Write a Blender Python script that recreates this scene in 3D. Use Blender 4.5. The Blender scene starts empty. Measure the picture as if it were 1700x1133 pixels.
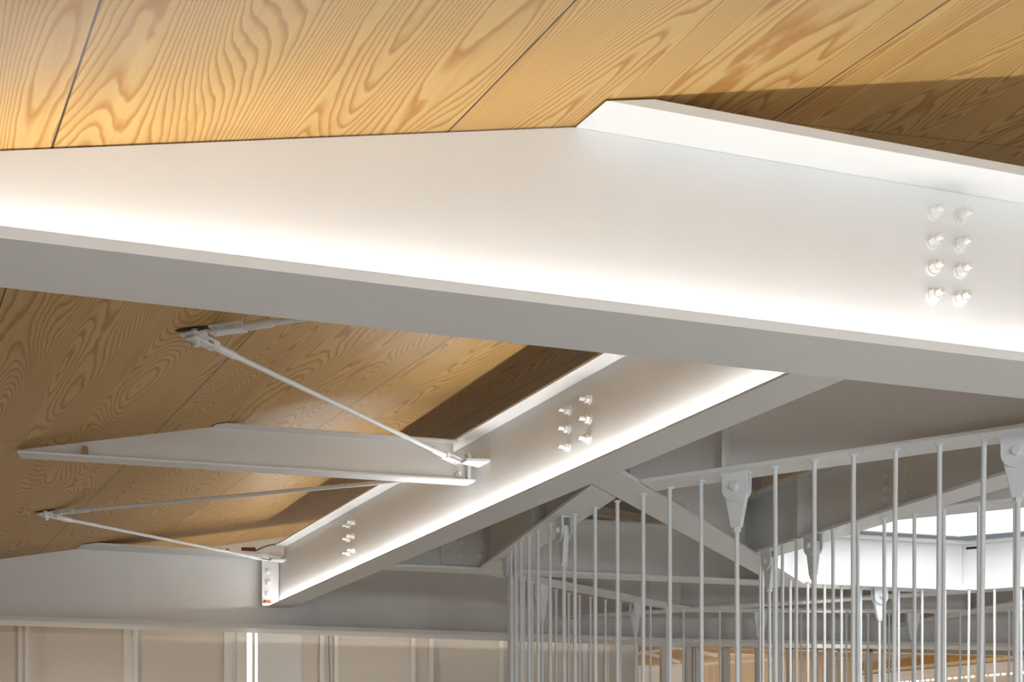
# Folded timber roof on white steel girders, LED strips on the flanges, and a round
# rod screen hung under an octagonal skylight.  All plan figures are in "units" of
# S metres measured from the standing point of the photographer.
import bpy, math, random
from mathutils import Vector, Matrix

random.seed(7)
S = 1.3                 # metres per unit
EYE = 1.6               # eye height above the floor
scene = bpy.context.scene
COL = scene.collection


def W(x, y, z):
    return Vector((S * x, S * y, EYE + S * z))


def V2(a):
    return Vector((a[0], a[1]))


# ------------------------------------------------------------------ materials
def new_mat(name):
    m = bpy.data.materials.new(name)
    m.use_nodes = True
    nt = m.node_tree
    return m, nt, nt.nodes, nt.links, nt.nodes['Principled BSDF']


def paint(name, col, rough=0.45, var=0.03, scale=6.0, bump=0.0, spec=0.4):
    m, nt, N, L, B = new_mat(name)
    tc = N.new('ShaderNodeTexCoord')
    n = N.new('ShaderNodeTexNoise')
    n.inputs['Scale'].default_value = scale
    n.inputs['Detail'].default_value = 4
    L.new(tc.outputs['Object'], n.inputs['Vector'])
    r = N.new('ShaderNodeValToRGB')
    r.color_ramp.elements[0].position = 0.3
    r.color_ramp.elements[1].position = 0.7
    r.color_ramp.elements[0].color = tuple(c * (1 - var) for c in col) + (1,)
    r.color_ramp.elements[1].color = tuple(min(1, c * (1 + var)) for c in col) + (1,)
    L.new(n.outputs['Fac'], r.inputs['Fac'])
    L.new(r.outputs['Color'], B.inputs['Base Color'])
    B.inputs['Roughness'].default_value = rough
    B.inputs['Specular IOR Level'].default_value = spec
    if bump:
        n2 = N.new('ShaderNodeTexNoise')
        n2.inputs['Scale'].default_value = 90
        b = N.new('ShaderNodeBump')
        b.inputs['Strength'].default_value = bump
        b.inputs['Distance'].default_value = 0.002
        L.new(tc.outputs['Object'], n2.inputs['Vector'])
        L.new(n2.outputs['Fac'], b.inputs['Height'])
        L.new(b.outputs['Normal'], B.inputs['Normal'])
    return m


def glow(name, col, strength):
    m, nt, N, L, B = new_mat(name)
    N.remove(B)
    e = N.new('ShaderNodeEmission')
    e.inputs['Color'].default_value = tuple(col) + (1,)
    e.inputs['Strength'].default_value = strength
    L.new(e.outputs[0], N['Material Output'].inputs['Surface'])
    return m


def wood(name, light, dark, seams=True, panel_w=0.79 * S, panel_l=2.95 * S,
         off_w=0.335 * S, off_l=2.02 * S, rough=0.42):
    m, nt, N, L, B = new_mat(name)

    def math_(op, a, b=None, c=None):
        n = N.new('ShaderNodeMath')
        n.operation = op
        for i, v in enumerate((a, b, c)):
            if v is None:
                continue
            if isinstance(v, (int, float)):
                n.inputs[i].default_value = v
            else:
                L.new(v, n.inputs[i])
        return n.outputs[0]

    def noise(vec, scale, detail, rough_=0.5, dist=0.0):
        n = N.new('ShaderNodeTexNoise')
        n.inputs['Scale'].default_value = scale
        n.inputs['Detail'].default_value = detail
        n.inputs['Roughness'].default_value = rough_
        n.inputs['Distortion'].default_value = dist
        L.new(vec, n.inputs['Vector'])
        return n.outputs['Fac']

    def comb(x, y, z):
        n = N.new('ShaderNodeCombineXYZ')
        for i, v in enumerate((x, y, z)):
            if isinstance(v, (int, float)):
                n.inputs[i].default_value = v
            else:
                L.new(v, n.inputs[i])
        return n.outputs[0]

    tc = N.new('ShaderNodeTexCoord')
    sp = N.new('ShaderNodeSeparateXYZ')
    L.new(tc.outputs['Object'], sp.inputs[0])
    x, y = sp.outputs[0], sp.outputs[1]
    qi = math_('DIVIDE', math_('SUBTRACT', y, off_w), panel_w)
    qj = math_('DIVIDE', math_('SUBTRACT', x, off_l), panel_l)
    far_ = math_('MAXIMUM', math_('GREATER_THAN', x, 4.0 * S), math_('GREATER_THAN', y, 1.915 * S))
    pi_, pj = math_('FLOOR', qi), math_('ADD', math_('MULTIPLY', math_('FLOOR', qj), far_), 20.0)
    wn = N.new('ShaderNodeTexWhiteNoise')
    wn.noise_dimensions = '3D'
    L.new(comb(pi_, pj, 3.7), wn.inputs['Vector'])
    rnd = wn.outputs['Value']
    # cathedral grain: contour lines of a noise field stretched along the grain
    gv = comb(math_('ADD', math_('MULTIPLY', x, 0.50), math_('MULTIPLY', rnd, 31.0)),
              math_('MULTIPLY', y, 4.2), math_('MULTIPLY', rnd, 17.0))
    n1 = noise(gv, 1.0, 0.6, 0.3, 0.15)
    wob = noise(comb(math_('MULTIPLY', x, 7.0), math_('MULTIPLY', y, 24.0), rnd), 1.0, 2.0)
    field = math_('ADD', math_('MULTIPLY', n1, 44.0), math_('MULTIPLY', wob, 0.7))
    field = math_('ADD', field, math_('MULTIPLY', y, 44.0))
    fr = math_('FRACT', field)
    ramp = N.new('ShaderNodeValToRGB')
    cr = ramp.color_ramp
    cr.elements[0].position = 0.0
    cr.elements[0].color = tuple(light) + (1,)
    cr.elements[1].position = 1.0
    cr.elements[1].color = tuple(light) + (1,)
    mid = cr.elements.new(0.50)
    mid.color = tuple(l * 0.88 + d * 0.12 for l, d in zip(light, dark)) + (1,)
    dk = cr.elements.new(0.82)
    dk.color = tuple(l * 0.12 + d * 0.88 for l, d in zip(light, dark)) + (1,)
    dk2 = cr.elements.new(0.90)
    dk2.color = tuple(l * 0.35 + d * 0.65 for l, d in zip(light, dark)) + (1,)
    L.new(fr, ramp.inputs['Fac'])
    # fine fibre and slow tone drift
    fib = noise(comb(math_('MULTIPLY', x, 2.2), math_('MULTIPLY', y, 120.0), rnd), 1.0, 3.0, 0.6)
    slow = noise(comb(math_('MULTIPLY', x, 0.5), math_('MULTIPLY', y, 3.0), math_('MULTIPLY', rnd, 9.0)), 1.0, 2.0)
    tone = math_('ADD', math_('ADD', 0.80, math_('MULTIPLY', fib, 0.26)),
                 math_('MULTIPLY', math_('SUBTRACT', slow, 0.5), 0.22))
    tone = math_('ADD', tone, math_('MULTIPLY', math_('SUBTRACT', rnd, 0.5), 0.08))
    # orange heartwood flames
    fl_ = noise(comb(math_('MULTIPLY', x, 1.1), math_('MULTIPLY', y, 9.0), math_('MULTIPLY', rnd, 23.0)), 1.0, 2.0, 0.5, 0.4)
    flm = N.new('ShaderNodeMapRange')
    flm.inputs[1].default_value, flm.inputs[2].default_value = 0.55, 0.78
    flm.inputs[3].default_value, flm.inputs[4].default_value = 0.0, 0.55
    L.new(fl_, flm.inputs[0])
    hw = N.new('ShaderNodeMix')
    hw.data_type = 'RGBA'
    L.new(flm.outputs[0], hw.inputs[0])
    L.new(ramp.outputs['Color'], hw.inputs[6])
    hw.inputs[7].default_value = tuple(l * 0.3 + d * 0.7 for l, d in zip(light, dark)) + (1,)
    mul = N.new('ShaderNodeMix')
    mul.data_type = 'RGBA'
    mul.blend_type = 'MULTIPLY'
    mul.inputs[0].default_value = 1.0
    L.new(hw.outputs[2], mul.inputs[6])
    L.new(comb(tone, tone, tone), mul.inputs[7])
    col = mul.outputs[2]
    if seams:
        fi = math_('FRACT', qi)
        di = math_('MULTIPLY', math_('MINIMUM', fi, math_('SUBTRACT', 1.0, fi)), panel_w)
        fj = math_('FRACT', qj)
        dj = math_('MULTIPLY', math_('MINIMUM', fj, math_('SUBTRACT', 1.0, fj)), panel_l)
        s1 = math_('LESS_THAN', di, 0.0028)
        s2 = math_('MULTIPLY', math_('LESS_THAN', dj, 0.0022), 0.7)
        s2 = math_('MULTIPLY', s2, far_)
        s = math_('MAXIMUM', s1, s2)
        mx = N.new('ShaderNodeMix')
        mx.data_type = 'RGBA'
        L.new(s, mx.inputs[0])
        L.new(col, mx.inputs[6])
        mx.inputs[7].default_value = (0.03, 0.018, 0.008, 1)
        col = mx.outputs[2]
    L.new(col, B.inputs['Base Color'])
    B.inputs['Roughness'].default_value = rough
    B.inputs['Specular IOR Level'].default_value = 0.25
    return m


M_STEEL = paint('white_steel_paint', (0.80, 0.80, 0.79), 0.42, 0.015, 5.0)
M_ROD = paint('rod_white_paint', (0.80, 0.82, 0.83), 0.35, 0.02, 8.0)
M_BOLT = paint('bolt_white_paint', (0.82, 0.81, 0.79), 0.38, 0.03, 40.0)
M_RUST = paint('rust_brown', (0.25, 0.09, 0.03), 0.7, 0.4, 120.0)
M_DARK = paint('recess_shade', (0.02, 0.018, 0.015), 0.8, 0.2)  # near-black colour standing in for the shade inside slots
M_WOOD = wood('larch_panel', (0.585, 0.380, 0.142), (0.360, 0.152, 0.028))
M_WOOD2 = wood('plywood_far', (0.72, 0.59, 0.43), (0.60, 0.46, 0.30), seams=False)
M_WOOD3 = wood('larch_soffit_far', (0.56, 0.34, 0.13), (0.42, 0.22, 0.06), seams=False)
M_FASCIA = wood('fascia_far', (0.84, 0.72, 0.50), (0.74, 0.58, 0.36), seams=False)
M_WALL = paint('cream_wall_panel', (0.69, 0.625, 0.54), 0.6, 0.02, 1.5)
M_WALLW = paint('white_wall_plaster', (0.78, 0.76, 0.73), 0.6, 0.02, 1.5)
M_POST = paint('post_white_paint', (0.80, 0.77, 0.72), 0.5, 0.02, 4.0)
M_FLOOR = paint('pale_concrete', (0.68, 0.69, 0.69), 0.6, 0.06, 0.8)
M_SHAFT = paint('skylight_shaft_white', (0.88, 0.89, 0.90), 0.5, 0.01, 2.0)
M_TIMBER = paint('timber_block', (0.42, 0.24, 0.09), 0.6, 0.15, 30.0)
M_CABLE = paint('grey_cable', (0.25, 0.23, 0.20), 0.5, 0.1, 30.0)
M_LED = glow('led_white', (1.0, 0.985, 0.965), 66.0)
M_LED_B = glow('led_white_secondary', (1.0, 0.985, 0.965), 90.0)
M_LED_C = glow('led_white_rear', (1.0, 0.96, 0.90), 80.0)
M_SKY = glow('opal_skylight_glass', (0.97, 0.99, 1.0), 4.9)
M_SLIT = glow('bright_window_glass', (1.0, 0.99, 0.97), 2.2)
M_DOT = glow('perforated_light', (1.0, 0.97, 0.92), 2.5)


# ------------------------------------------------------------------ mesh helpers
class MB:
    def __init__(self):
        self.v, self.f = [], []

    def add(self, verts, faces):
        k = len(self.v)
        self.v += [Vector(a) for a in verts]
        self.f += [tuple(i + k for i in f) for f in faces]
        return self

    def prism(self, poly, z0, z1):
        """plan polygon in units, extruded between two heights in units"""
        area = sum(poly[i][0] * poly[(i + 1) % len(poly)][1] - poly[(i + 1) % len(poly)][0] * poly[i][1]
                   for i in range(len(poly)))
        if area < 0:
            poly = list(reversed(poly))
        n = len(poly)
        vs = [W(p[0], p[1], z0) for p in poly] + [W(p[0], p[1], z1) for p in poly]
        fs = [tuple(reversed(range(n))), tuple(range(n, 2 * n))]
        fs += [(i, (i + 1) % n, (i + 1) % n + n, i + n) for i in range(n)]
        return self.add(vs, fs)

    def slab(self, pts, nrm, th):
        """polygon given by world points, thickened th metres symmetrically along nrm"""
        nrm = Vector(nrm).normalized()
        n = len(pts)
        c = sum((Vector(p) for p in pts), Vector()) / n
        nn = Vector()
        for i in range(n):
            nn += (Vector(pts[i]) - c).cross(Vector(pts[(i + 1) % n]) - c)
        if nn.dot(nrm) < 0:
            pts = list(reversed(pts))
        vs = [Vector(p) - nrm * th / 2 for p in pts] + [Vector(p) + nrm * th / 2 for p in pts]
        fs = [tuple(reversed(range(n))), tuple(range(n, 2 * n))]
        fs += [(i, (i + 1) % n, (i + 1) % n + n, i + n) for i in range(n)]
        return self.add(vs, fs)

    def lathe(self, p, q, prof, n=16, phase=0.0):
        """profile [(t 0..1 along p->q, radius m)] revolved about p->q"""
        p, q = Vector(p), Vector(q)
        d = (q - p)
        a = d.normalized()
        s = a.orthogonal().normalized()
        t = a.cross(s)
        vs, fs = [], []
        for (u, r) in prof:
            for k in range(n):
                an = 2 * math.pi * k / n + phase
                vs.append(p + d * u + (s * math.cos(an) + t * math.sin(an)) * r)
        m = len(prof)
        for i in range(m - 1):
            for k in range(n):
                k2 = (k + 1) % n
                fs.append((i * n + k, i * n + k2, (i + 1) * n + k2, (i + 1) * n + k))
        fs.append(tuple(reversed(range(n))))
        fs.append(tuple((m - 1) * n + k for k in range(n)))
        return self.add(vs, fs)

    def cyl(self, p, q, r, n=16, phase=0.0):
        return self.lathe(p, q, [(0, r), (1, r)], n, phase)

    def tube(self, pts, r, n=8):
        for a, b in zip(pts[:-1], pts[1:]):
            self.cyl(a, b, r, n)
        return self

    def box(self, c, ax, ay, az):
        """centre and three half-extent vectors (world)"""
        c, ax, ay, az = Vector(c), Vector(ax), Vector(ay), Vector(az)
        if ax.cross(ay).dot(az) < 0:
            ax = -ax
        vs = [c + ax * i + ay * j + az * k for k in (-1, 1) for j in (-1, 1) for i in (-1, 1)]
        fs = [(0, 2, 3, 1), (4, 5, 7, 6), (0, 1, 5, 4), (2, 6, 7, 3), (0, 4, 6, 2), (1, 3, 7, 5)]
        return self.add(vs, fs)

    def build(self, name, mat, parent=None, smooth=False, bevel=0.0, origin=None):
        if origin is None:
            if parent is not None:
                origin = parent['_o']
            else:
                lo = Vector([min(v[i] for v in self.v) for i in range(3)])
                hi = Vector([max(v[i] for v in self.v) for i in range(3)])
                origin = Vector(((lo.x + hi.x) / 2, (lo.y + hi.y) / 2, lo.z))
        origin = Vector(origin)
        me = bpy.data.meshes.new(name)
        me.from_pydata([v - origin for v in self.v], [], self.f)
        me.update()
        me.materials.append(mat)
        if smooth:
            for p in me.polygons:
                p.use_smooth = True
            me.set_sharp_from_angle(angle=math.radians(40))
        o = bpy.data.objects.new(name, me)
        COL.objects.link(o)
        o['_o'] = list(origin)
        if parent is not None:
            o.parent = parent
            o.location = origin - Vector(parent['_o'])
        else:
            o.location = origin
        if bevel:
            b = o.modifiers.new('edge', 'BEVEL')
            b.width = bevel
            b.segments = 2
            b.limit_method = 'ANGLE'
        return o


def tag(o, label=None, cat=None, group=None, kind=None):
    if label:
        o['label'] = label
    if cat:
        o['category'] = cat
    if group:
        o['group'] = group
    if kind:
        o['kind'] = kind
    return o


def thing(name, label, cat, loc, group=None):
    o = bpy.data.objects.new(name, None)
    COL.objects.link(o)
    o.empty_display_size = 0.05
    o.location = loc
    o['_o'] = list(loc)
    return tag(o, label, cat, group)


def struct(o, label=None):
    o['kind'] = 'structure'
    if label:
        o['label'] = label
    return o


def copy_tree(o, parent=None, delta=None, origin=None):
    """copy a thing, its parts and their sub-parts (mesh data shared)"""
    c = o.copy()
    COL.objects.link(c)
    if parent is not None:
        c.parent = parent
    for ch in list(o.children):
        copy_tree(ch, c)
    return c


# ------------------------------------------------------------------ roof plane
CA, CB, CC = 0.1770, 0.1040, 1.114


def ceil_z(x, y):
    return CA * x + CB * y + CC


E1 = Vector((-CB, CA)).normalized()          # level direction = wood grain
E2 = Vector((E1.y, -E1.x))                   # up the slope


def isect(p, d, q, e):
    """intersection of plan lines p+t d and q+s e"""
    den = d[0] * e[1] - d[1] * e[0]
    t = ((q[0] - p[0]) * e[1] - (q[1] - p[1]) * e[0]) / den
    return Vector((p[0] + d[0] * t, p[1] + d[1] * t)), t


# ------------------------------------------------------------------ bolts
_bolt = {}


def bolt_master(kind):
    """meshes of a bolt whose axis is +Z, seated at z = 0 (metres)"""
    if kind in _bolt:
        return _bolt[kind]
    out = []

    def mk(nm, mb):
        me = bpy.data.meshes.new(nm)
        me.from_pydata(mb.v, [], mb.f)
        me.materials.append(M_BOLT)
        for p in me.polygons:
            p.use_smooth = True
        me.set_sharp_from_angle(angle=math.radians(35))
        return me
    Z = Vector((0, 0, 1))
    if kind == 'short':      # nut on washer with a stub of thread
        sh = MB().lathe((0, 0, 0), Z * 0.056, [(0, .0115), (.93, .0115), (1, .0095)], 18)
        nu = MB().lathe(Z * 0.007, Z * 0.031, [(0, .0185), (.1, .0215), (.9, .0215), (1, .0185)], 6)
        wa = MB().lathe((0, 0, 0), Z * 0.007, [(0, .0255), (.8, .0255), (1, .024)], 24)
    elif kind == 'long':
        sh = MB().lathe((0, 0, 0), Z * 0.062, [(0, .0115), (.94, .0115), (1, .010)], 18)
        nu = MB().lathe(Z * 0.006, Z * 0.030, [(0, .0185), (.1, .021), (.9, .021), (1, .0185)], 6)
        wa = MB().lathe((0, 0, 0), Z * 0.006, [(0, .0245), (.8, .0245), (1, .023)], 24)
    else:                    # plain hexagon head
        sh = MB().lathe((0, 0, 0), Z * 0.020, [(0, .017), (.8, .017), (1, .010)], 18)
        nu = MB().lathe(Z * 0.005, Z * 0.018, [(0, .022), (.1, .024), (.85, .024), (1, .020)], 6)
        wa = MB().lathe((0, 0, 0), Z * 0.005, [(0, .030), (.8, .030), (1, .028)], 24)
    _bolt[kind] = [mk('bolt', sh), mk('nut', nu), mk('washer', wa)]
    return _bolt[kind]


def add_bolt(parent, pos, nrm, kind='short', roll=None, scale=1.0):
    sh, nu, wa = bolt_master(kind)
    q = Vector((0, 0, 1)).rotation_difference(Vector(nrm).normalized())
    r = Matrix.Rotation(random.uniform(0, 1) if roll is None else roll, 4, 'Z')
    o = bpy.data.objects.new('bolt', sh)
    COL.objects.link(o)
    o.parent = parent
    o.matrix_local = Matrix.Translation(Vector(pos) - Vector(parent['_o'])) @ q.to_matrix().to_4x4() @ r @ Matrix.Scale(scale, 4)
    o['_o'] = list(pos)
    for nm, me in (('nut', nu), ('washer', wa)):
        c = bpy.data.objects.new(nm, me)
        COL.objects.link(c)
        c.parent = o
    return o


# ------------------------------------------------------------------ beams
class Beam:
    """I-beam: web centre line p + t d (plan units), bottom zb, underside of the top flange zt"""

    def __init__(self, label, p, d, t0, t1, zb, zt, hb, ht, tb, tt, tw,
                 cut0=None, cut1=None, clip=False, name='steel_beam', cat='beam', zt1=None, group=None,
                 top=True, cope1=None, cut1_top=None):
        self.p, self.d = V2(p), V2(d).normalized()
        self.n = Vector((-self.d.y, self.d.x))
        self.zb, self.zt, self.zt1 = zb, zt, zt1 if zt1 is not None else zt
        self.t0, self.t1, self.tw, self.hb, self.tb = t0, t1, tw, hb, tb
        mid = self.at((t0 + t1) / 2)
        self.root = tag(thing(name, label, cat, W(mid.x, mid.y, zb), group), kind='thing')
        # bottom flange
        MB().prism(self.strip(hb, cut0, cut1), zb, zb + tb).build('bottom_flange', M_STEEL, self.root, bevel=0.002)
        # web
        tl, zl = [], []
        if clip:
            c, ts = isect(self.p, self.d, self.clip_pt(zt), E1)
            lo, hi = t0, t1
            G = 0.004        # scribe gap under the panels
            ts += G / 0.22
            end = [(hi, zt - .0008)] if not cope1 else [(hi, cope1[1]), (cope1[0], cope1[1]), (cope1[0], zt - .0008)]
            pts = [(lo, zb + tb), (hi, zb + tb)] + end + [(ts, zt - .0008)]
            a = self.at(lo)
            za = ceil_z(a.x, a.y) - G
            if za > zb + tb:
                pts.append((lo, za))
            else:            # the roof meets the bottom flange before the end
                g = (zb + tb + G - ceil_z(*self.at(0))) / (ceil_z(*self.at(1)) - ceil_z(*self.at(0)))
                pts = [(g, zb + tb)] + pts[1:]
            self.tclip = ts
        else:
            e = [(t1, self.zt1 - .0008)] if not cope1 else [(t1, cope1[1]), (cope1[0], cope1[1]), (cope1[0], self.zt1 - .002)]
            pts = [(t0, zb + tb + .0008), (t1, zb + tb + .0008)] + e + [(t0, zt - .0008)]
        n3 = Vector((self.n.x, self.n.y, 0))
        MB().slab([W(*self.at(t), z) for t, z in pts], n3, tw * S).build('web', M_STEEL, self.root)
        # top flange
        if top:
            if clip:
                cu = cut1_top or cut1
                lo_ = self.strip(ht, (self.clip_pt(zt + .004), E1), cu)
                hi_ = self.strip(ht, (self.clip_pt(zt + tt + .004), E1), cu)
                vs = [W(v.x, v.y, zt) for v in lo_] + [W(v.x, v.y, zt + tt) for v in hi_]
                MB().add(vs, [(3, 2, 1, 0), (4, 5, 6, 7), (0, 1, 5, 4), (1, 2, 6, 5), (2, 3, 7, 6), (3, 0, 4, 7)]).build('top_flange', M_STEEL, self.root, bevel=0.0015)
            elif zt1 is None:
                MB().prism(self.strip(ht, cut0, cut1), zt, zt + tt).build('top_flange', M_STEEL, self.root, bevel=0.0015)
            else:
                a, b = self.at(t0 + .02), self.at(cope1[0] if cope1 else t1)
                m = MB()
                q = [a - self.n * ht, b - self.n * ht, b + self.n * ht, a + self.n * ht]
                zz = [zt, zt1, zt1, zt]
                vs = [W(v.x, v.y, z) for v, z in zip(q, zz)] + [W(v.x, v.y, z + tt) for v, z in zip(q, zz)]
                m.add(vs, [(3, 2, 1, 0), (4, 5, 6, 7), (0, 1, 5, 4), (1, 2, 6, 5), (2, 3, 7, 6), (3, 0, 4, 7)])
                m.build('top_flange', M_STEEL, self.root, bevel=0.0015)

    def clip_pt(self, z):
        # a point of the level line where the roof is at height z
        return Vector(((z - CC) / CA, 0.0))

    def at(self, t, off=0.0):
        return self.p + self.d * t + self.n * off

    def strip(self, h, cut0, cut1):
        out = []
        for s, c, t in ((-1, cut0, self.t0), (-1, cut1, self.t1), (1, cut1, self.t1), (1, cut0, self.t0)):
            q = self.p + self.n * (s * h)
            if c is None:
                out.append(q + self.d * t)
            else:
                out.append(isect(q, self.d, c[0], c[1])[0])
        return out

    def edge(self, s, h=None, gap=0.0):
        """plan line of a flange edge, to cut another beam against"""
        return (self.p + self.n * (s * ((h or self.hb) + gap)), self.d)

    def stiff(self, t, side, z1=None, th=0.012, w=None):
        w = w or self.hb * 0.92
        a, b = self.at(t, side * self.tw / 2), self.at(t, side * w)
        z0, zz = self.zb + self.tb, (z1 or min(self.zt, self.zt1))
        return MB().slab([W(*a, z0), W(*b, z0), W(*b, zz), W(*a, zz)], (self.d.x, self.d.y, 0), th * S).build(
            'stiffener', M_STEEL, self.root, bevel=0.001)

    def bolt(self, t, z, side, kind='short', lift=0.0, scale=1.0):
        a = self.at(t, side * (self.tw / 2 + lift))
        return add_bolt(self.root, W(a.x, a.y, z), (self.n.x * side, self.n.y * side, 0), kind, scale=scale)

    def plate(self, t0, t1, z0, z1, side, th, name='splice_plate'):
        pts = [W(*self.at(t, side * (self.tw / 2 + th / 2)), z) for t, z in ((t0, z0), (t1, z0), (t1, z1), (t0, z1))]
        return MB().slab(pts, (self.n.x, self.n.y, 0), th * S).build(name, M_STEEL, self.root, bevel=0.001)


def dirv(deg):
    return Vector((math.cos(math.radians(deg)), math.sin(math.radians(deg))))


# big near girder across the view
A = Beam('large white steel girder crossing the foreground, cut into by the wooden roof at left',
         (-0.9934, 2.2017), (0.9565, 0.2918), -0.95, 3.9, 0.94, 1.400, 0.125, 0.125, 0.0235, 0.023, 0.012, clip=True)
for t, z in ((2.152, 1.336), (2.234, 1.338), (2.149, 1.263), (2.23, 1.266), (2.15, 1.196), (2.232, 1.199), (2.149, 1.126), (2.23, 1.128)):
    A.bolt(t, z, -1, 'short')

# far main girder, in two lengths that meet at a slight angle
JP, JD = Vector((1.552, 9.547)), dirv(103.95)
JN = dirv(13.95) * 0.0012
C = Beam('long white girder in the background under the roof, above the row of wall posts',
         (-3.6274, 7.9397), (0.9434, 0.3318), -1.5, isect((-3.6274, 7.9397), (0.9434, 0.3318), JP, JD)[1] - .003, 0.84, 1.392, 0.20, 0.20, 0.031, 0.022, 0.016, clip=True,
         cut1=(JP - JN, JD))

c2d = dirv(8.5)
C2 = Beam('white girder at the back right behind the far rods, continuing the long background girder',
          Vector((1.556, 9.546)) + Vector((-c2d.y, c2d.x)) * 0.20, c2d, isect(Vector((1.556, 9.546)) + Vector((-c2d.y, c2d.x)) * 0.20, c2d, JP, JD)[1] + .003, 6.5, 0.84, 1.392, 0.20, 0.20, 0.031, 0.022, 0.016,
          cut0=(JP + JN, JD))

# sloping-line secondary with LED strip (second lit beam)
KB = 1.02
bp_, bd_ = Vector((0.7984, 3.1442)) * KB, Vector((-0.4378, 0.8991))
b_t0 = isect(bp_, bd_, *A.edge(1, 0.010))[1]
b_t1 = isect(bp_, bd_, *C.edge(-1, 0.012))[1]
b_tc = isect(bp_ + Vector((-bd_.y, bd_.x)) * -0.085, bd_, *C.edge(-1, 0.206))[1]
b_tc = min(b_tc, isect(bp_ + Vector((-bd_.y, bd_.x)) * 0.085, bd_, *C.edge(-1, 0.206))[1])
Bm = Beam('white steel beam with glowing lower edge running from the far girder to the foreground girder',
          bp_, bd_, b_t0, b_t1, 1.0 * KB, 1.347 * KB, 0.0867, 0.0867, 0.0085, 0.010, 0.012, zt1=1.425 * KB,
          cut0=A.edge(1, 0.010), cut1=C.edge(-1, 0.012), cope1=(b_tc, 1.386))
for t, z in ((1.147, 1.277), (1.147, 1.203), (1.151, 1.131), (1.305, 1.278), (1.31, 1.209), (1.31, 1.137),
             (3.987, 1.316), (3.999, 1.236), (3.987, 1.149), (4.082, 1.313), (4.082, 1.231), (4.082, 1.145)):
    Bm.bolt(t * KB, z * KB, 1, 'long')

# small haunched rafter between the roof and the LED beam
KK = 0.993
kp_, kd_ = Vector((-2.0562, 4.7722)) * KK, Vector((0.9643, 0.2648))
k_t1 = isect(kp_, kd_, *Bm.edge(1, 0.011))[1]
k_tc = isect(kp_, kd_, *Bm.edge(1, 0.098))[1]
K = Beam('short white rafter beam tapering to a point at left against the wooden ceiling',
         kp_, kd_, -0.05, k_t1, 1.218 * KK, 1.398 * KK, 0.05, 0.05, 0.010, 0.010, 0.008, clip=True,
         cut1=Bm.edge(1, 0.012), cut1_top=Bm.edge(1, 0.091), cope1=(k_tc, 1.345))
k_tb = isect(bp_, bd_, kp_, kd_)[1]

# ---- rod-screen framing.  outer ring centre CO, inner ring centre CI
ZR = 1.02               # height of the ring underside, flush with the LED beam
CO, RO = Vector((2.661, 6.145)) * ZR, 2.6775 * ZR
CI, RI = Vector((2.796, 5.938)) * ZR, 1.442 * ZR
OC = Vector((2.68, 6.12)) * ZR


def side_beam(normal_deg, dist, c=OC):
    """web line whose outward normal points at normal_deg; direction runs clockwise"""
    n = dirv(normal_deg)
    return c + n * (dist * ZR), Vector((n.y, -n.x))


HB = 0.0865
TB = 0.014
# pinwheel beams around the skylight
Ep, Ed = side_beam(153.8, 1.255)
Hp, Hd = side_beam(105.7, 1.247)
Fp, Fd = side_beam(197.5, 1.29)
Pp, Pd = side_beam(58.2, 1.385)
Qp, Qd = side_beam(11.8, 1.41)
Gp, Gd = side_beam(239.0, 1.475)


def tt_(p, d, q, e):
    return isect(p, d, q, e)[1]


ZT = 1.318 * ZR
# start of H and E at the LED beam web
bw = (Bm.p - Bm.n * 0.016, Bm.d)
Hm = Beam('white beam crossing behind the rod screen from the LED beam towards the skylight',
          Hp, Hd, tt_(Hp, Hd, *bw), tt_(Hp, Hd, Pp - dirv(58.2) * .016, Pd), ZR, ZT, HB, HB, TB, TB, 0.010,
          cut0=Bm.edge(-1, 0.0867, 0.001), cut1=(Pp + dirv(58.2) * -(HB + .006), Pd))
h_front = Hm.edge(-1, HB, 0.012) if Hm.n.dot(Vector((0, 1))) > 0 else Hm.edge(1, HB, 0.012)
h_rear = Hm.edge(1, HB, 0.012) if Hm.n.dot(Vector((0, 1))) > 0 else Hm.edge(-1, HB, 0.012)
Edd = Ed if Ed.y > 0 else -Ed
Em = Beam('white beam running back from the rod screen corner to the left side of the skylight',
          Ep, Edd, tt_(Ep, Edd, *bw), tt_(Ep, Edd, Hp, Hd) - .016, ZR, ZT, HB, HB, TB, TB, 0.010,
          cut0=Bm.edge(-1, 0.0867, 0.001), cut1=h_front)
e_right = Em.edge(-1, HB, 0.010)
e_left = Em.edge(1, HB, 0.010)
a_rear = A.edge(1, 0.010)
Dp, Dd = side_beam(236.2, 2.627)
d_in = (Dp - dirv(236.2) * (HB + .003), Dd)
Fdd = Fd if Fd.y < 0 else -Fd       # from the E beam towards the near girder
Fm = Beam('white beam with bolted splice along the near left side of the skylight',
          Fp, Fdd, tt_(Fp, Fdd, Ep, Ed) + .0128, tt_(Fp, Fdd, *d_in) - .012, ZR, ZT, HB, HB, TB, TB, 0.010,
          cut0=e_right, cut1=d_in)
c_front = C.edge(-1, 0.012)
c2_front = C2.edge(-1, 0.012)
Pdd = Pd if Pd.x > 0 else -Pd
q_in = (Qp - dirv(11.8) * (HB + .003), Qd)
Pm = Beam('white beam behind the far rods forming the far side of the skylight',
          Pp, Pdd, tt_(Pp, Pdd, *c_front), tt_(Pp, Pdd, *q_in), ZR, ZT, HB, HB, TB, TB, 0.010,
          cut0=c_front, cut1=q_in)
Qdd = Qd if Qd.y > 0 else -Qd
Qm = Beam('white beam at far right leading from the skylight to the far girder',
          Qp, Qdd, -0.62, tt_(Qp, Qdd, *c2_front), ZR, ZT, HB, HB, TB, TB, 0.010, cut1=c2_front)
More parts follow.
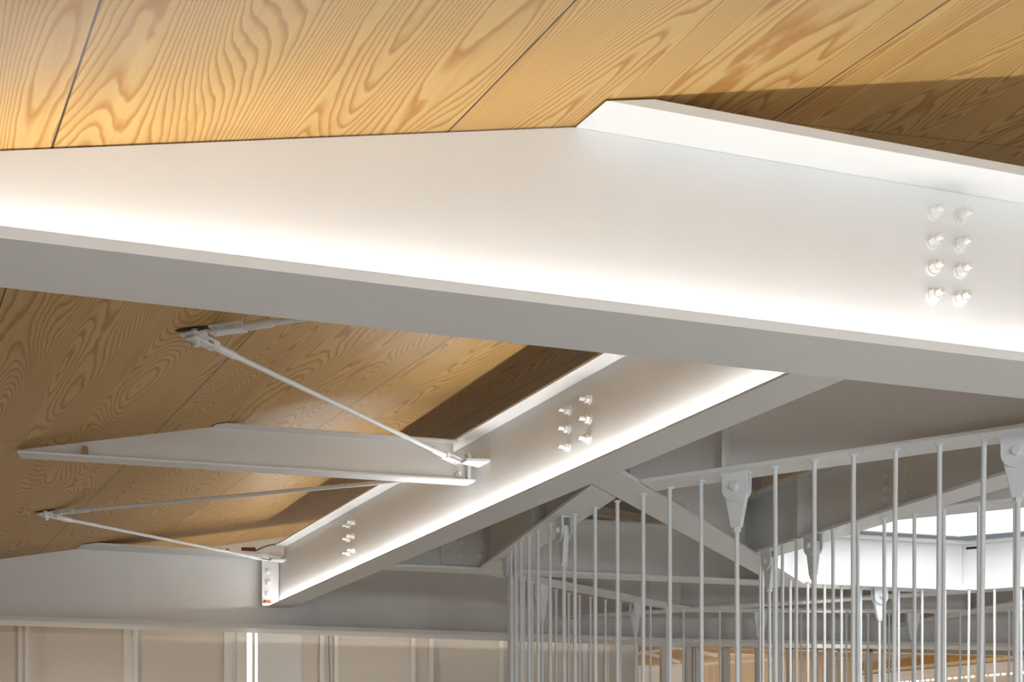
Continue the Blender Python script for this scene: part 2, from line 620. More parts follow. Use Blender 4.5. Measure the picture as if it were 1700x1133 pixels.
# short near sides of the skylight ring
fi = isect(Gp, Gd, Fp, Fd)[0]
Gdd = Gd if Gd.x > 0 else -Gd
f_in = Fm.edge(1 if Fm.n.dot(OC - Fp) > 0 else -1, HB, 0.003)
Gm = Beam('short white beam closing the near right side of the skylight',
          Gp, Gdd, tt_(Gp, Gdd, Fp, Fd) + .017, 1.05, ZR, ZT, HB, HB, TB, TB, 0.010, cut0=f_in)
# outer ring
Mp, Md = side_beam(193.2, 2.624)
Dp, Dd = side_beam(236.2, 2.627)
Lp, Ld = side_beam(143.1, 2.547)
Xp, Xd = side_beam(92.1, 2.532)
Rp, Rd = side_beam(49.0, 2.58)
Mdd = Md if Md.y < 0 else -Md
Mm = Beam('white ring beam carrying rods along the left side of the screen',
          Mp, Mdd, tt_(Mp, Mdd, Hp, Hd) + .016, tt_(Mp, Mdd, Ep, Ed) - .018, ZR, 1.325, HB, HB, TB, TB, 0.010,
          cut0=h_front, cut1=e_left)
Ddd = Dd if Dd.x > 0 else -Dd
Dm = Beam('white ring beam carrying the near rods and the large face-on bracket',
          Dp, Ddd, tt_(Dp, Ddd, Ep, Ed) + .016, tt_(Dp, Ddd, *a_rear), ZR, 1.325, HB, HB, TB, TB, 0.010,
          cut0=e_right, cut1=a_rear)
Ldd = Ld if Ld.y > 0 else -Ld
p_front = Pm.edge(-1, HB, 0.010)
p_rear = Pm.edge(1, HB, 0.010)
Lm = Beam('white ring beam carrying the small rods at the far left of the screen',
          Lp, Ldd, tt_(Lp, Ldd, *h_rear), tt_(Lp, Ldd, *p_front), ZR, 1.325, HB, HB, TB, TB, 0.010,
          cut0=h_rear, cut1=p_front)
Xdd = Xd if Xd.x > 0 else -Xd
Xm = Beam('white ring beam carrying the small rods at the back of the screen',
          Xp, Xdd, tt_(Xp, Xdd, *p_rear), tt_(Xp, Xdd, Qp, Qdd) - .016, ZR, 1.325, HB, HB, TB, TB, 0.010,
          cut0=p_rear, cut1=Qm.edge(1, HB, 0.010))
Rdd = Rd if Rd.x > 0 else -Rd
Rm = Beam('white ring beam carrying the small rods at the far right of the screen',
          Rp, Rdd, tt_(Rp, Rdd, Qp, Qdd) + .018, tt_(Rp, Rdd, Qp, Qdd) + 1.9, ZR, 1.325, HB, HB, TB, TB, 0.010,
          cut0=Qm.edge(-1, HB, 0.010))


def t_of(beam, pt):
    return (V2(pt) - beam.p).dot(beam.d)


def ray_t(beam, px, side=0.0):
    """parameter on a beam seen along the plan bearing (px-850)/1850 from the standing point"""
    u = (px - 850) / 1850.0
    return tt_(beam.p + beam.n * side, beam.d, Vector((0, 0)), Vector((u, 1.0)))


def facing(beam):
    return -1 if beam.n.dot(beam.p) > 0 else 1


# stiffeners and splices seen in the photograph
s = facing(Dm); Dm.stiff(ray_t(Dm, 1214), s)
s = facing(Mm); Mm.stiff(ray_t(Mm, 908), s)
s = facing(Fm); Fm.stiff(ray_t(Fm, 1326, s * .07), s)
s = facing(Hm)
Hm.stiff(ray_t(Hm, 820), s)
ta, tb_ = ray_t(Hm, 731), ray_t(Hm, 803)
Hm.plate(ta, tb_, 1.055, 1.325, s, 0.012)
for px, zz in ((744, 1.12), (766, 1.12), (800, 1.12), (800, 1.20), (766, 1.20), (744, 1.20)):
    Hm.bolt(ta + (tb_ - ta) * (px - 731) / 76.0, zz, s, 'head', 0.012)
s = facing(Fm)
for px, zz in ((1473, 1.10), (1473, 1.155), (1473, 1.21), (1509, 1.11), (1508, 1.165), (1507, 1.22)):
    Fm.bolt(ray_t(Fm, px), zz, s, 'head')
s = facing(Pm)
for px, zz in ((1131, 1.10), (1130, 1.175)):
    Pm.bolt(ray_t(Pm, px), zz, s, 'head')
for px in (917, 1074):
    Lm.stiff(ray_t(Lm, px), facing(Lm), w=.03)
q0, q1 = ray_t(Pm, 1604), ray_t(Pm, 1632)
sP = facing(Pm)
MB().prism([Pm.at(q0, sP * .005), Pm.at(q1, sP * .005), Pm.at(q1, sP * .0062), Pm.at(q0, sP * .0062)], 1.312, 1.328).build('slot', M_DARK, Pm.root)  # flat dark strip, shade of a hole in the web put into its colour
Xm.stiff(ray_t(Xm, 1520), facing(Xm), w=.03)
Qm.stiff(ray_t(Qm, 1637), facing(Qm))

# ------------------------------------------------------------------ wooden ceiling
e1w = Vector((E1.x, E1.y, 0)).normalized()
e2w = Vector((E2.x, E2.y, CA * E2.x + CB * E2.y)).normalized()
nrm = e1w.cross(e2w)
if nrm.z > 0:
    pass
org = W(0, 0, CC)
k2 = 1.0 / Vector((E2.x, E2.y, CA * E2.x + CB * E2.y)).length
# local x = along the grain, y = plan distance up the slope scaled to plan metres
mat = Matrix(((e1w.x, E2.x, nrm.x, org.x), (e1w.y, E2.y, nrm.y, org.y), (e1w.z, CA * E2.x + CB * E2.y, nrm.z, org.z), (0, 0, 0, 1)))
Ri = mat.inverted()


def loc2(x, y):
    return Ri @ W(x, y, ceil_z(x, y))


import bmesh
bm = bmesh.new()
outer = [(-5.0, -5.6), (16.0, -5.6), (16.0, 13.0), (-5.0, 13.0)]
outer = [(a * S, b * S) for a, b in outer]
hole = []
for k in range(8):
    an = math.radians(16.3 + 22.5 + 45 * k)
    q = CI + Vector((math.cos(an), math.sin(an))) * 1.44 * ZR
    l = loc2(q.x, q.y)
    hole.append((l.x, l.y))
ed = []
for loop in (outer, hole):
    vs = [bm.verts.new((a, b, 0)) for a, b in loop]
    for i in range(len(vs)):
        ed.append(bm.edges.new((vs[i], vs[(i + 1) % len(vs)])))
bmesh.ops.triangle_fill(bm, edges=ed, use_beauty=True)
bmesh.ops.recalc_face_normals(bm, faces=bm.faces)
me = bpy.data.meshes.new('ceiling')
bm.to_mesh(me)
bm.free()
me.materials.append(M_WOOD)
ceiling = bpy.data.objects.new('ceiling', me)
COL.objects.link(ceiling)
ceiling.matrix_world = mat
sol = ceiling.modifiers.new('thick', 'SOLIDIFY')
sol.thickness = 0.03
sol.offset = 1.0 if (me.polygons[0].normal.z > 0) == (nrm.z > 0) else -1.0
struct(ceiling, 'sloping ceiling of large larch plywood panels with cathedral grain')

# ------------------------------------------------------------------ LED strips
def led(beam, t0, t1, side, off, mat_, label):
    m = MB()
    n = max(1, int((t1 - t0) / 0.4))
    z = beam.zb + beam.tb
    for i in range(n):
        a = t0 + (t1 - t0) * i / n
        b = t0 + (t1 - t0) * (i + 1) / n
        pl = [beam.at(a, side * (off - .003)), beam.at(b, side * (off - .003)), beam.at(b, side * (off + .003)), beam.at(a, side * (off + .003))]
        m.prism(pl, z + 0.0005, z + 0.006)
    return tag(m.build('led_strip', mat_), label, 'light strip')


led(A, -0.1, 3.7, -1, 0.031, M_LED, 'white LED strip on the lower flange of the foreground girder')
led(Bm, 0.05, b_t1 - 0.09, 1, 0.029, M_LED_B, 'white LED strip on the lower flange of the slanting beam')
led(C, 1.2, 5.3, 1, 0.10, M_LED_C, 'white LED strip behind the background girder')

# ------------------------------------------------------------------ skylight
def octa(r, c=CI, rot=16.3):
    return [c + dirv(rot + 22.5 + 45 * k) * r for k in range(8)]


sk = bpy.data.objects.new('window_1', None)
COL.objects.link(sk)
sk.location = W(CI.x, CI.y, 1.372)
sk['_o'] = list(sk.location)
struct(sk, 'octagonal skylight shaft with glowing opal glass above the rod screen')
r_in, r_out = 1.40 * ZR, 1.435 * ZR
pi_, po_ = octa(r_in), octa(r_out)
m = MB()
for k in range(8):
    k3 = (k + 1) % 8
    m.prism([pi_[k], po_[k], po_[k3], pi_[k3]], 1.372, 2.62)
m.build('shaft_lining', M_SHAFT, sk)
MB().prism(octa(1.43 * ZR), 2.62, 2.64).build('pane', M_SKY, sk)
m = MB()
for k in range(4):
    a, b = pi_[k], pi_[k + 4]
    d_ = (b - a).normalized()
    q = Vector((-d_.y, d_.x)) * 0.02
    m.prism([a - q, b - q, b + q, a + q], 2.58, 2.62)
m.build('glazing_bar', M_STEEL, sk)

# ------------------------------------------------------------------ room shell
fl = MB().prism([(-9, -6), (14, -6), (14, 22), (-9, 22)], -EYE / S - 0.05, -EYE / S).build('floor', M_FLOOR)
struct(fl, 'pale concrete floor')

struct(MB().prism([(9.5, -6), (9.6, -6), (9.6, 12.6), (9.5, 12.6)], -EYE / S, 4.0).build('blocker_wall_right', M_WALLW), 'unseen white side wall added to block daylight from the right')  # out of view, added to keep world light off the far girder
struct(MB().prism([(-7.6, 0.5), (-7.5, 0.5), (-7.5, 7.5), (-7.6, 7.5)], -EYE / S, 0.2).build('blocker_wall_left', M_WALLW), 'unseen white side wall added to block daylight from the left')  # out of view, added to shut out world light at left

# partition wall behind the far girder
WD = Vector((0.9563, 0.2924))
WN = Vector((-0.2924, 0.9563))
WP = WN * 9.8
u_end = tt_(WP, WD, Vector((0, 0)), Vector(((1056 - 850) / 1850.0, 1.0)))


def wt(px, off=0.0):
    return tt_(WP + WN * off, WD, Vector((0, 0)), Vector(((px - 850) / 1850.0, 1.0)))


def wat(t, off=0.0):
    return WP + WD * t + WN * off


wall = bpy.data.objects.new('wall_back', None)
COL.objects.link(wall)
wall.location = W(wat(-2).x, wat(-2).y, -EYE / S)
wall['_o'] = list(wall.location)
struct(wall, 'cream panelled partition wall with paired white posts')
ZF = -EYE / S
HEAD = 0.98


def wbox(t0, t1, o0, o1, z0, z1):
    return [wat(t0, o0), wat(t1, o0), wat(t1, o1), wat(t0, o1)], z0, z1


# white bulkhead over the wall up to the roof
bl = [wat(-6.0, 0.06), wat(8.0, 0.06)]
a, b = wat(-6.0, 0.05), wat(wt(720), 0.05)
m = MB()
pts = [W(a.x, a.y, HEAD), W(b.x, b.y, HEAD), W(b.x, b.y, ceil_z(b.x, b.y)), W(a.x, a.y, ceil_z(a.x, a.y))]
m.slab(pts, (WN.x, WN.y, 0), 0.05)
m.build('bulkhead', M_WALLW, wall)
# cream recessed panels between the posts
edges = [-420, 30, 205, 370, 410, 430, 498, 534, 560, 686, 716, 832, 971, 1008, 1056]
panels = [(-420, 30, M_WALL, 0.0), (46, 205, M_WALL, 0.0), (228, 372, M_WALL, 0.0), (430, 498, M_WALLW, -0.06),
          (498, 531, M_WALL, 0.0), (538, 555, M_WALL, 0.0), (562, 683, M_WALL, 0.0), (690, 713, M_WALL, 0.0),
          (720, 829, M_WALL, 0.0), (836, 968, M_WALL, 0.0), (975, 1005, M_WALL, 0.0), (1012, 1056, M_WALL, 0.0)]
for a, b, mt, off in panels:
    MB().prism(*wbox(wt(a - 2, off), wt(b + 2, off), off, off + 0.05, ZF, HEAD)).build('panel', mt, wall)
for a, b, off in ((30, 41, -0.03), (41, 48, -0.055), (205, 221, -0.03), (221, 229, -0.055), (372, 393, -0.03), (393, 410, -0.055),
                  (531, 538, -0.05), (555, 562, -0.05), (683, 690, -0.05), (713, 720, -0.05), (829, 836, -0.05),
                  (968, 975, -0.05), (1005, 1012, -0.05)):
    MB().prism(*wbox(wt(a, off), wt(b, off), off, 0.0, ZF, HEAD)).build('post', M_POST, wall, bevel=0.002)
# narrow bright window slits between the posts
win = bpy.data.objects.new('window_2', None)
COL.objects.link(win)
win.location = W(wat(wt(420)).x, wat(wt(420)).y, ZF)
win['_o'] = list(win.location)
struct(win, 'narrow bright glazed slit beside the cream wall panels')
MB().prism(*wbox(wt(410, -.02), wt(418.5, -.02), -0.02, 0.03, ZF, HEAD)).build('pane', M_SLIT, win)
MB().prism(*wbox(wt(423.5, -.02), wt(429, -.02), -0.02, 0.03, ZF, HEAD)).build('pane', M_SLIT, win)
MB().prism(*wbox(wt(418.5, -.05), wt(423.5, -.05), -0.05, 0.03, ZF, HEAD)).build('frame', M_POST, win)
# hanging cable in front of the panel
ca = wat(wt(545, -0.09), -0.09)
tag(MB().tube([W(ca.x, ca.y, 0.95), W(ca.x + 0.012, ca.y, 0.6), W(ca.x + 0.02, ca.y, 0.3), W(ca.x + 0.03, ca.y, ZF)], 0.006, 8).build('cable', M_CABLE, smooth=True),
    'thin dark cable hanging in front of the cream wall panel between two posts', 'cable')
# open glazed screen to the right of the wall: free-standing posts
screen = bpy.data.objects.new('window_3', None)
COL.objects.link(screen)
screen.location = W(wat(wt(1300)).x, wat(wt(1300)).y, ZF)
screen['_o'] = list(screen.location)
struct(screen, 'row of mullion posts opening to the room behind')
for a, b in ((1055, 1058), (1097, 1105), (1138, 1146), (1149, 1152), (1153, 1160), (1200, 1204), (1204, 1210), (1255, 1262), (1308, 1314), (1350, 1356),
             (1372, 1378), (1392, 1396), (1438, 1446), (1463, 1467)):
    MB().prism(*wbox(wt(a, 0), wt(b, 0), -0.03, 0.03, ZF, HEAD)).build('mullion', M_POST, screen, bevel=0.002)
MB().prism(*wbox(wt(1056), wt(1760), -0.03, 0.03, 0.90, HEAD)).build('head_rail', M_POST, screen)

# room behind the screen
fw = WN * 13.0


def fat(px, off=13.0):
    q, t = isect(WN * off, WD, Vector((0, 0)), Vector(((px - 850) / 1850.0, 1.0)))
    return q


a, b, c = fat(1040), fat(1150), fat(1420)
m = MB().slab([W(*a, ZF), W(*b, ZF), W(*b, 0.955), W(*a, 0.90)], (WN.x, WN.y, 0), 0.05)
struct(m.build('wall_far_left', M_WALLW), 'white wall of the room behind')
m = MB().slab([W(*b, ZF), W(*c, ZF), W(*c, 1.10), W(*b, 0.96)], (WN.x, WN.y, 0), 0.05)
struct(m.build('wall_far_right', M_WOOD2, origin=W(*b, ZF)), 'pale plywood wall of the room behind')
m = MB().slab([W(*fat(1040, 12.96), 0.90), W(*fat(1150, 12.96), 0.955), W(*fat(1150, 12.96), 0.985), W(*fat(1040, 12.96), 0.93)], (WN.x, WN.y, 0), 0.06)
struct(m.build('trim_1', M_POST), 'white trim along the top of the far white wall')
m = MB().slab([W(*fat(1150, 12.96), 0.955), W(*fat(1300, 12.96), 1.06), W(*fat(1300, 12.96), 1.09), W(*fat(1150, 12.96), 0.985)], (WN.x, WN.y, 0), 0.06)
struct(m.build('trim_2', M_POST), 'white sloping trim along the top of the far plywood wall')
# slender white tie members under the far ceiling
for k, (xa, ya, xb, yb) in enumerate(((1112, 1073, 1190, 1089), (1058, 1086, 1128, 1076), (1062, 1082, 1128, 1100))):
    q0, q1 = fat(xa, 12.0 + .15 * k), fat(xb, 12.0 + .15 * k)
    z0, z1 = (1230 - ya) / 1850.0 * q0.y, (1230 - yb) / 1850.0 * q1.y
    MB().slab([W(*q0, z0 - .018), W(*q1, z1 - .018), W(*q1, z1 + .018), W(*q0, z0 + .018)], (WN.x, WN.y, 0), 0.05).build('trim_%d' % (5 + k), M_POST)['kind'] = 'structure'
# far ceiling
a, b, c, d_ = wat(wt(1020), 0.12), wat(wt(1900), 0.12), WN * 19 + WD * 7.5, WN * 19 - WD * 1.0
m = MB().add([W(*a, 1.10), W(*b, 1.10), W(*c, 1.16), W(*d_, 1.16), W(*a, 1.13), W(*b, 1.13), W(*c, 1.19), W(*d_, 1.19)],
             [(3, 2, 1, 0), (4, 5, 6, 7), (0, 1, 5, 4), (1, 2, 6, 5), (2, 3, 7, 6), (3, 0, 4, 7)])
struct(m.build('ceiling_far', M_WOOD3, origin=W(*a, 1.1)), 'brown wooden ceiling of the room behind')
# right-hand bulkhead of that room, in level bands
p0, p1 = Vector((6.35, 12.3)), Vector((4.75, 17.6))
dd = (p1 - p0).normalized()
nn = Vector((-dd.y, dd.x))
if nn.x > 0:
    nn = -nn


def band(z0, z1, off, mt, nm, kids=None):
    q = [p0 + nn * off, p1 + nn * off, p1 - nn * 0.2, p0 - nn * 0.2]
    return MB().prism(q, z0, z1).build(nm, mt, kids, origin=None if kids else W(p0.x, p0.y, z0))


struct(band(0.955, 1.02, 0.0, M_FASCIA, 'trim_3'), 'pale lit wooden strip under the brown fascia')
struct(band(1.02, 1.135, 0.0, M_WOOD3, 'trim_8'), 'brown wooden fascia at right of the room behind')
struct(band(0.87, 0.955, 0.03, M_WALLW, 'trim_4'), 'white band under the wooden fascia')
struct(band(ZF, 0.87, 0.0, M_WALL, 'wall_far_side'), 'grey beige side wall of the room behind')
ls = thing('light_strip', 'dashed white light line along the beige side wall at far right', 'light strip', W(p0.x, p0.y, 0.80))
for i in range(44):
    q = p0 + dd * (0.05 + 0.11 * i) + nn * 0.004
    MB().slab([W(*(q), 0.797), W(*(q + dd * 0.065), 0.797), W(*(q + dd * 0.065), 0.815), W(*q, 0.815)], (nn.x, nn.y, 0), 0.01).build('light_slot', M_DOT, ls)

# ------------------------------------------------------------------ fittings at beam joints
# K joint: end plate, bolts and gusset on the LED beam
u_ = K.d
kt = k_t1 - 0.022
MB().slab([W(*K.at(kt, -.045), K.zb + .0005), W(*K.at(kt, .045), K.zb + .0005), W(*K.at(kt, .045), 1.342), W(*K.at(kt, -.045), 1.342)],
          (u_.x, u_.y, 0), 0.014).build('end_plate', M_STEEL, K.root)
K.bolt(kt - .045, 1.245, -1, 'long')
K.bolt(kt - .045, 1.305, -1, 'long')
# C joint: end plate of the LED beam with bolts and a rusty clip
n3 = Vector((Bm.n.x, Bm.n.y, 0))
pts = [W(*Bm.at(b_t1 - .055, 0.012), 1.02), W(*Bm.at(b_t1 - .055, 0.14), 1.02), W(*Bm.at(b_t1 - .055, 0.14), 1.372), W(*Bm.at(b_t1 - .055, 0.012), 1.372)]
pl = MB().slab(pts, (Bm.d.x, Bm.d.y, 0), 0.016).build('end_plate', M_STEEL, Bm.root, bevel=0.001)
for z in (1.115, 1.20, 1.285):
    q = Bm.at(b_t1 - .065, 0.095)
    add_bolt(Bm.root, W(q.x, q.y, z), (-Bm.d.x, -Bm.d.y, 0), 'head')
q = Bm.at(b_t1 - .075, 0.10)
MB().box(W(q.x, q.y, 1.055), Vector((Bm.n.x, Bm.n.y, 0)) * 0.035, Vector((Bm.d.x, Bm.d.y, 0)) * 0.014, Vector((0, 0, 0.012))).build('rusty_clip', M_RUST, Bm.root, bevel=0.003)


def gusset(beam, t, z, side, w=0.13, l=0.11, name='gusset_plate'):
    a, b, c, d2 = beam.at(t - w / 2, side * .006), beam.at(t + w / 2, side * .006), beam.at(t + w * .25, side * l), beam.at(t - w * .25, side * l)
    return MB().prism([a, b, c, d2], z - .006, z + .006).build(name, M_STEEL, beam.root, bevel=0.001)


gusset(Bm, k_tb - 0.135, 1.275, 1)
gusset(Bm, b_t1 - 0.20, 1.352, 1)
gusset(A, 1.90, 1.285, 1)
# small timber packer on the rafter tip
tag(MB().prism([K.at(0.205, -.049), K.at(0.225, -.049), K.at(0.225, -.006), K.at(0.205, -.006)], K.zb + .0105, K.zb + .0105 + .036).build('timber_block', M_TIMBER),
    'small brown timber packing block on the tip of the tapered rafter', 'block')
# brackets and cable on top of the far girder
ct = 1.414
bx = []
t0 = ray_t(C, 404, -0.12)
for dx in (0.0, 0.055):
    q = C.at(t0 - 0.17 + dx, -0.12)
    tag(MB().lathe(W(q.x, q.y, ct), W(q.x, q.y, ct + .022), [(0, .016), (.7, .016), (1, .008)], 12).build('stud_cap', M_RUST, smooth=True),
        'rusty stud cap on top of the far girder, %s' % ('left of the pair' if dx == 0 else 'right of the pair'), 'stud', 'stud caps on the far girder')
q = C.at(t0 + 0.04, -0.10)
cn = thing('cable_connector', 'dark rusty cable connector lying on top of the far girder beside the slanting beam', 'connector', W(q.x, q.y, ct))
MB().cyl(W(q.x - .05, q.y - .015, ct + .022), W(q.x + .05, q.y + .015, ct + .026), 0.026, 12).build('body', M_RUST, cn, smooth=True)
pts = []
for i in range(11):
    f_ = i / 10
    pts.append(W(q.x + .05 + .30 * f_, q.y + .015 + .08 * f_, ct + .02 + 0.055 * math.sin(math.pi * f_)))
MB().tube(pts, 0.007, 8).build('cable_loop', M_CABLE, cn, smooth=True)


# ------------------------------------------------------------------ roof bracing rods
def brace(p, q, r, label, end_p=True, end_q=True):
    p, q = Vector(p), Vector(q)
    d = (q - p).normalized()
    root = thing('brace_rod', label, 'rod', (p + q) / 2, 'bracing rods under the ceiling')
    L_ = (q - p).length
    MB().cyl(p + d * 0.10, q - d * 0.10, r, 18).build('rod', M_ROD, root, smooth=True)
    for e, base, s_ in ((end_p, p, 1), (end_q, q, -1)):
        if not e:
            continue
        dd_ = d * s_
        side = dd_.cross(Vector((0, 0, 1))).normalized()
        up = side.cross(dd_)
        MB().lathe(base + dd_ * 0.10, base + dd_ * 0.27, [(0, r * 1.1), (.08, r * 1.45), (.92, r * 1.45), (1, r * 1.1)], 18).build('sleeve', M_ROD, root, smooth=True)
        m = MB()
        for k in (-1, 1):
            m.box(base + dd_ * 0.05 + up * (k * .011), dd_ * 0.075, side * 0.026, up * 0.004)
        m.box(base + dd_ * 0.115, dd_ * 0.018, side * 0.024, up * 0.017)
        cl = m.build('clevis', M_ROD, root, bevel=0.0015)
        MB().cyl(base + up * .022, base - up * .022, 0.010, 14).build('pin', M_BOLT, root, smooth=True)
    return root


def on_ceiling(x, y, drop):
    return W(x, y, ceil_z(x, y) - drop)


def anchor(x, y, label, d1, d2):
    a_ = thing('ceiling_anchor', label, 'bracket', W(x, y, ceil_z(x, y)), 'brace anchors under the ceiling')
    # flat dark disc, the shade of a routed slot put into its colour
    ex, ey = Vector((1, 0.25, 0)).normalized(), None
    n_ = Vector((-CA, -CB, 1)).normalized()
    ex = (ex - n_ * ex.dot(n_)).normalized()
    ey = n_.cross(ex)
    o = W(x, y, ceil_z(x, y)) - n_ * 0.002
    m = MB()
    ring = [o + ex * (0.075 * math.cos(t)) + ey * (0.026 * math.sin(t)) for t in [2 * math.pi * k / 20 for k in range(20)]]
    m.slab(ring, n_, 0.003)
    m.build('slot', M_DARK, a_)
    MB().slab([o - n_ * .02 - ex * .06, o - n_ * .02 + ex * .05 - ey * .03, o - n_ * .05 + ex * .05, o - n_ * .02 + ex * .05 + ey * .03], n_, 0.01).build('plate', M_STEEL, a_)
    MB().cyl(o + n_ * 0.01, o - n_ * 0.07, 0.014, 14).build('stem', M_STEEL, a_, smooth=True)
    return a_


A1 = (-1.005, 3.52)
A2 = (-2.645, 6.31)
anchor(*A1, 'small white brace anchor in a dark slot of the ceiling, near the foreground girder', None, None)
anchor(*A2, 'small white brace anchor in a dark slot of the ceiling, near the far girder', None, None)
qk = Bm.at(k_tb - 0.130, 0.150)
brace(on_ceiling(*A1, 0.025), W(qk.x, qk.y, 1.275), 0.0125, 'long white brace rod crossing in front of the tapered rafter down to the slanting beam')
qa = A.at(1.90, 0.150)
brace(on_ceiling(A1[0] + .075, A1[1] - .01, 0.022), W(qa.x, qa.y, 1.285), 0.0125, 'white brace rod passing up behind the foreground girder')
qc = Bm.at(b_t1 - 0.21, 0.150)
brace(on_ceiling(*A2, 0.025), W(qc.x, qc.y, 1.352), 0.0135, 'white brace rod running down in front of the far girder')
qk2 = Bm.at(k_tb + 0.17, 0.06)
brace(on_ceiling(A2[0] + .08, A2[1] + .03, 0.020), W(qk2.x, qk2.y, 1.275), 0.0135, 'grey-white brace rod passing behind the tapered rafter below it')

# ------------------------------------------------------------------ rod screen
RR = 0.0085 * S
ORD = ['first', 'second', 'third', 'fourth', 'fifth', 'sixth', 'seventh', 'eighth', 'ninth', 'tenth']


def circ(c, r, ang):
    return c + dirv(ang) * r


def rod(c, r, ang, label, group, lean=0.0):
    q = circ(c, r, ang)
    top = W(q.x, q.y, ZR)
    bot = W(q.x + lean, q.y, ZF)
    root = thing('hanger_rod', label, 'rod', bot, group)
    MB().cyl(bot, top, RR, 14).build('rod', M_ROD, root, smooth=True)
    MB().lathe(top - Vector((0, 0, .007)), top, [(0, RR * 1.5), (.4, RR * 1.9), (1, RR * 1.95)], 16).build('collar', M_ROD, root, smooth=True)
    return root


FACE = {False: [193.2, 236.2, 143.1, 92.1, 49.0, 279.0], True: [153.8, 105.7, 197.5, 58.2, 11.8, 239.0]}


def clevis(c, r, ang, label, group, lean=0.0):
    q = circ(c, r, ang)
    fac = min(FACE[group.startswith('near rods of the sky') or group.startswith('far rods of the sky')], key=lambda a: abs((a - ang + 180) % 360 - 180))
    rad = dirv(fac)
    tan = Vector((-rad.y, rad.x))
    top = W(q.x, q.y, ZR)
    R3, T3, Z = Vector((rad.x, rad.y, 0)), Vector((tan.x, tan.y, 0)), Vector((0, 0, 1))
    root = thing('clevis_hanger', label, 'bracket', top, group)
    w, h = 0.066, 0.130          # half width, height of the rounded lug (metres)
    for k in (-1, 1):
        pts = [top + T3 * w, top - T3 * w]
        for i in range(0, 13):
            a_ = math.pi + math.pi * i / 12
            pts.append(top - Z * (h - w * .8) + T3 * (w * math.cos(a_)) + Z * (w * 0.95 * math.sin(a_)))
        pts = [top + T3 * w] + [top - T3 * w] + pts[2:]
        MB().slab([p + R3 * (k * 0.026) for p in pts], R3, 0.010).build('lug', M_ROD, root, bevel=0.001)
    MB().box(top - Z * 0.003, T3 * (w + .006), R3 * 0.036, Z * 0.003).build('top_plate', M_ROD, root)
    # tapering fork between the lugs
    z0, z1 = 0.080, 0.268
    pts = [top - Z * (z0 - 0.03) + T3 * 0.052, top - Z * (z0 - .03) - T3 * 0.052, top - Z * (z0 + .03) - T3 * .058, top - Z * z1 - T3 * 0.026, top - Z * z1 + T3 * 0.026, top - Z * (z0 + .03) + T3 * .058]
    MB().slab(pts, R3, 0.034).build('fork', M_ROD, root, bevel=0.005)
    cz = top - Z * 0.070
    MB().lathe(cz - R3 * 0.052, cz + R3 * 0.052, [(0, .017), (.15, .022), (.2, .022), (.2001, .012), (.8, .012), (.8001, .022), (.85, .022), (1, .017)], 20).build('pin', M_BOLT, root, smooth=True)
    bot = W(q.x + lean, q.y, ZF)
    MB().cyl(bot, top - Z * z1, RR * 1.05, 14).build('rod', M_ROD, root, smooth=True)
    MB().lathe(top - Z * (z1 + .022), top - Z * (z1 - .001), [(0, RR * 1.5), (.2, RR * 1.9), (1, RR * 1.9)], 6).build('nut', M_BOLT, root)
    return root


def run(c, r, seq, group, where):
    """seq of ('r', angle, lean) and ('c', angle, lean, clevis label, short reference)"""
    ref, n = None, 0
    first = next(s_ for s_ in seq if s_[0] == 'c')
    lead = 0
    for s_ in seq:
        if s_[0] == 'c':
            break
        lead += 1
    i = 0
    for s_ in seq:
        if s_[0] == 'c':
            clevis(c, r, s_[1], s_[3], group + ' brackets', s_[2])
            ref, n = s_[4], 0
        else:
            if ref is None:
                k = lead - 1 - i
                lab = 'white rod of the %s, %s left of %s' % (where, ORD[k], first[4])
            else:
                lab = 'white rod of the %s, %s right of %s' % (where, ORD[n], ref)
                n += 1
            rod(c, r, s_[1], lab, group, s_[2])
        i += 1


near = [('c', -179.69, .004, 'edge-on white clevis bracket at the left end of the near rod screen', 'the leftmost bracket'),
        ('r', -177.4, .004), ('r', -175.02, .004), ('r', -171.13, .005), ('r', -167.68, .005), ('r', -164.4, .005), ('r', -161.42, .005), ('r', -158.18, .005),
        ('c', -155.06, .005, 'edge-on white clevis bracket with its bolt head showing at left', 'the edge-on bracket'),
        ('r', -152.92, .006), ('r', -149.39, .004), ('r', -146.05, .002), ('r', -142.65, 0), ('r', -139.53, .001), ('r', -136.2, .006),
        ('c', -132.77, .010, 'large white clevis bracket with round bolt facing the viewer', 'the large face-on bracket'),
        ('r', -129.37, .006), ('r', -126.17, .0), ('r', -123.16, -.006), ('r', -120.1, -.018), ('r', -117.05, -.014), ('r', -114.09, -.030),
        ('c', -111.9, -.02, 'large white clevis bracket cut off by the right edge of the picture', 'the bracket at the right edge')]
run(CO, RO, near, 'near rods of the outer screen', 'near screen')
far = [('r', 173.64, 0), ('r', 169.46, 0), ('r', 165.39, 0), ('r', 161.29, 0),
       ('c', 157.12, 0, 'small clevis bracket at far left on the back of the rod screen', 'its leftmost small bracket'),
       ('r', 152.24, 0), ('r', 148.27, 0), ('r', 145.11, 0), ('r', 142.13, 0), ('r', 138.22, 0), ('r', 134.52, 0),
       ('c', 130.99, 0.01, 'small clevis bracket at the back of the screen, before the far room opening', 'its second small bracket'),
       ('r', 127.59, 0), ('r', 124.05, 0), ('r', 120.5, -.01), ('r', 116.81, 0), ('r', 113.23, 0), ('r', 109.29, 0),
       ('c', 105.56, 0, 'small grey clevis bracket on the back of the screen, half hidden by inner rods', 'its half hidden small bracket'),
       ('r', 102.02, 0), ('r', 98.14, 0), ('r', 94.13, 0), ('r', 90.31, 0), ('r', 86.66, 0), ('r', 83.18, 0),
       ('c', 79.37, 0, 'small grey clevis bracket at the back, below the far side of the skylight', 'its rightmost small bracket'),
       ('r', 75.73, 0), ('r', 71.86, 0), ('r', 68.15, 0), ('r', 64.41, 0)]
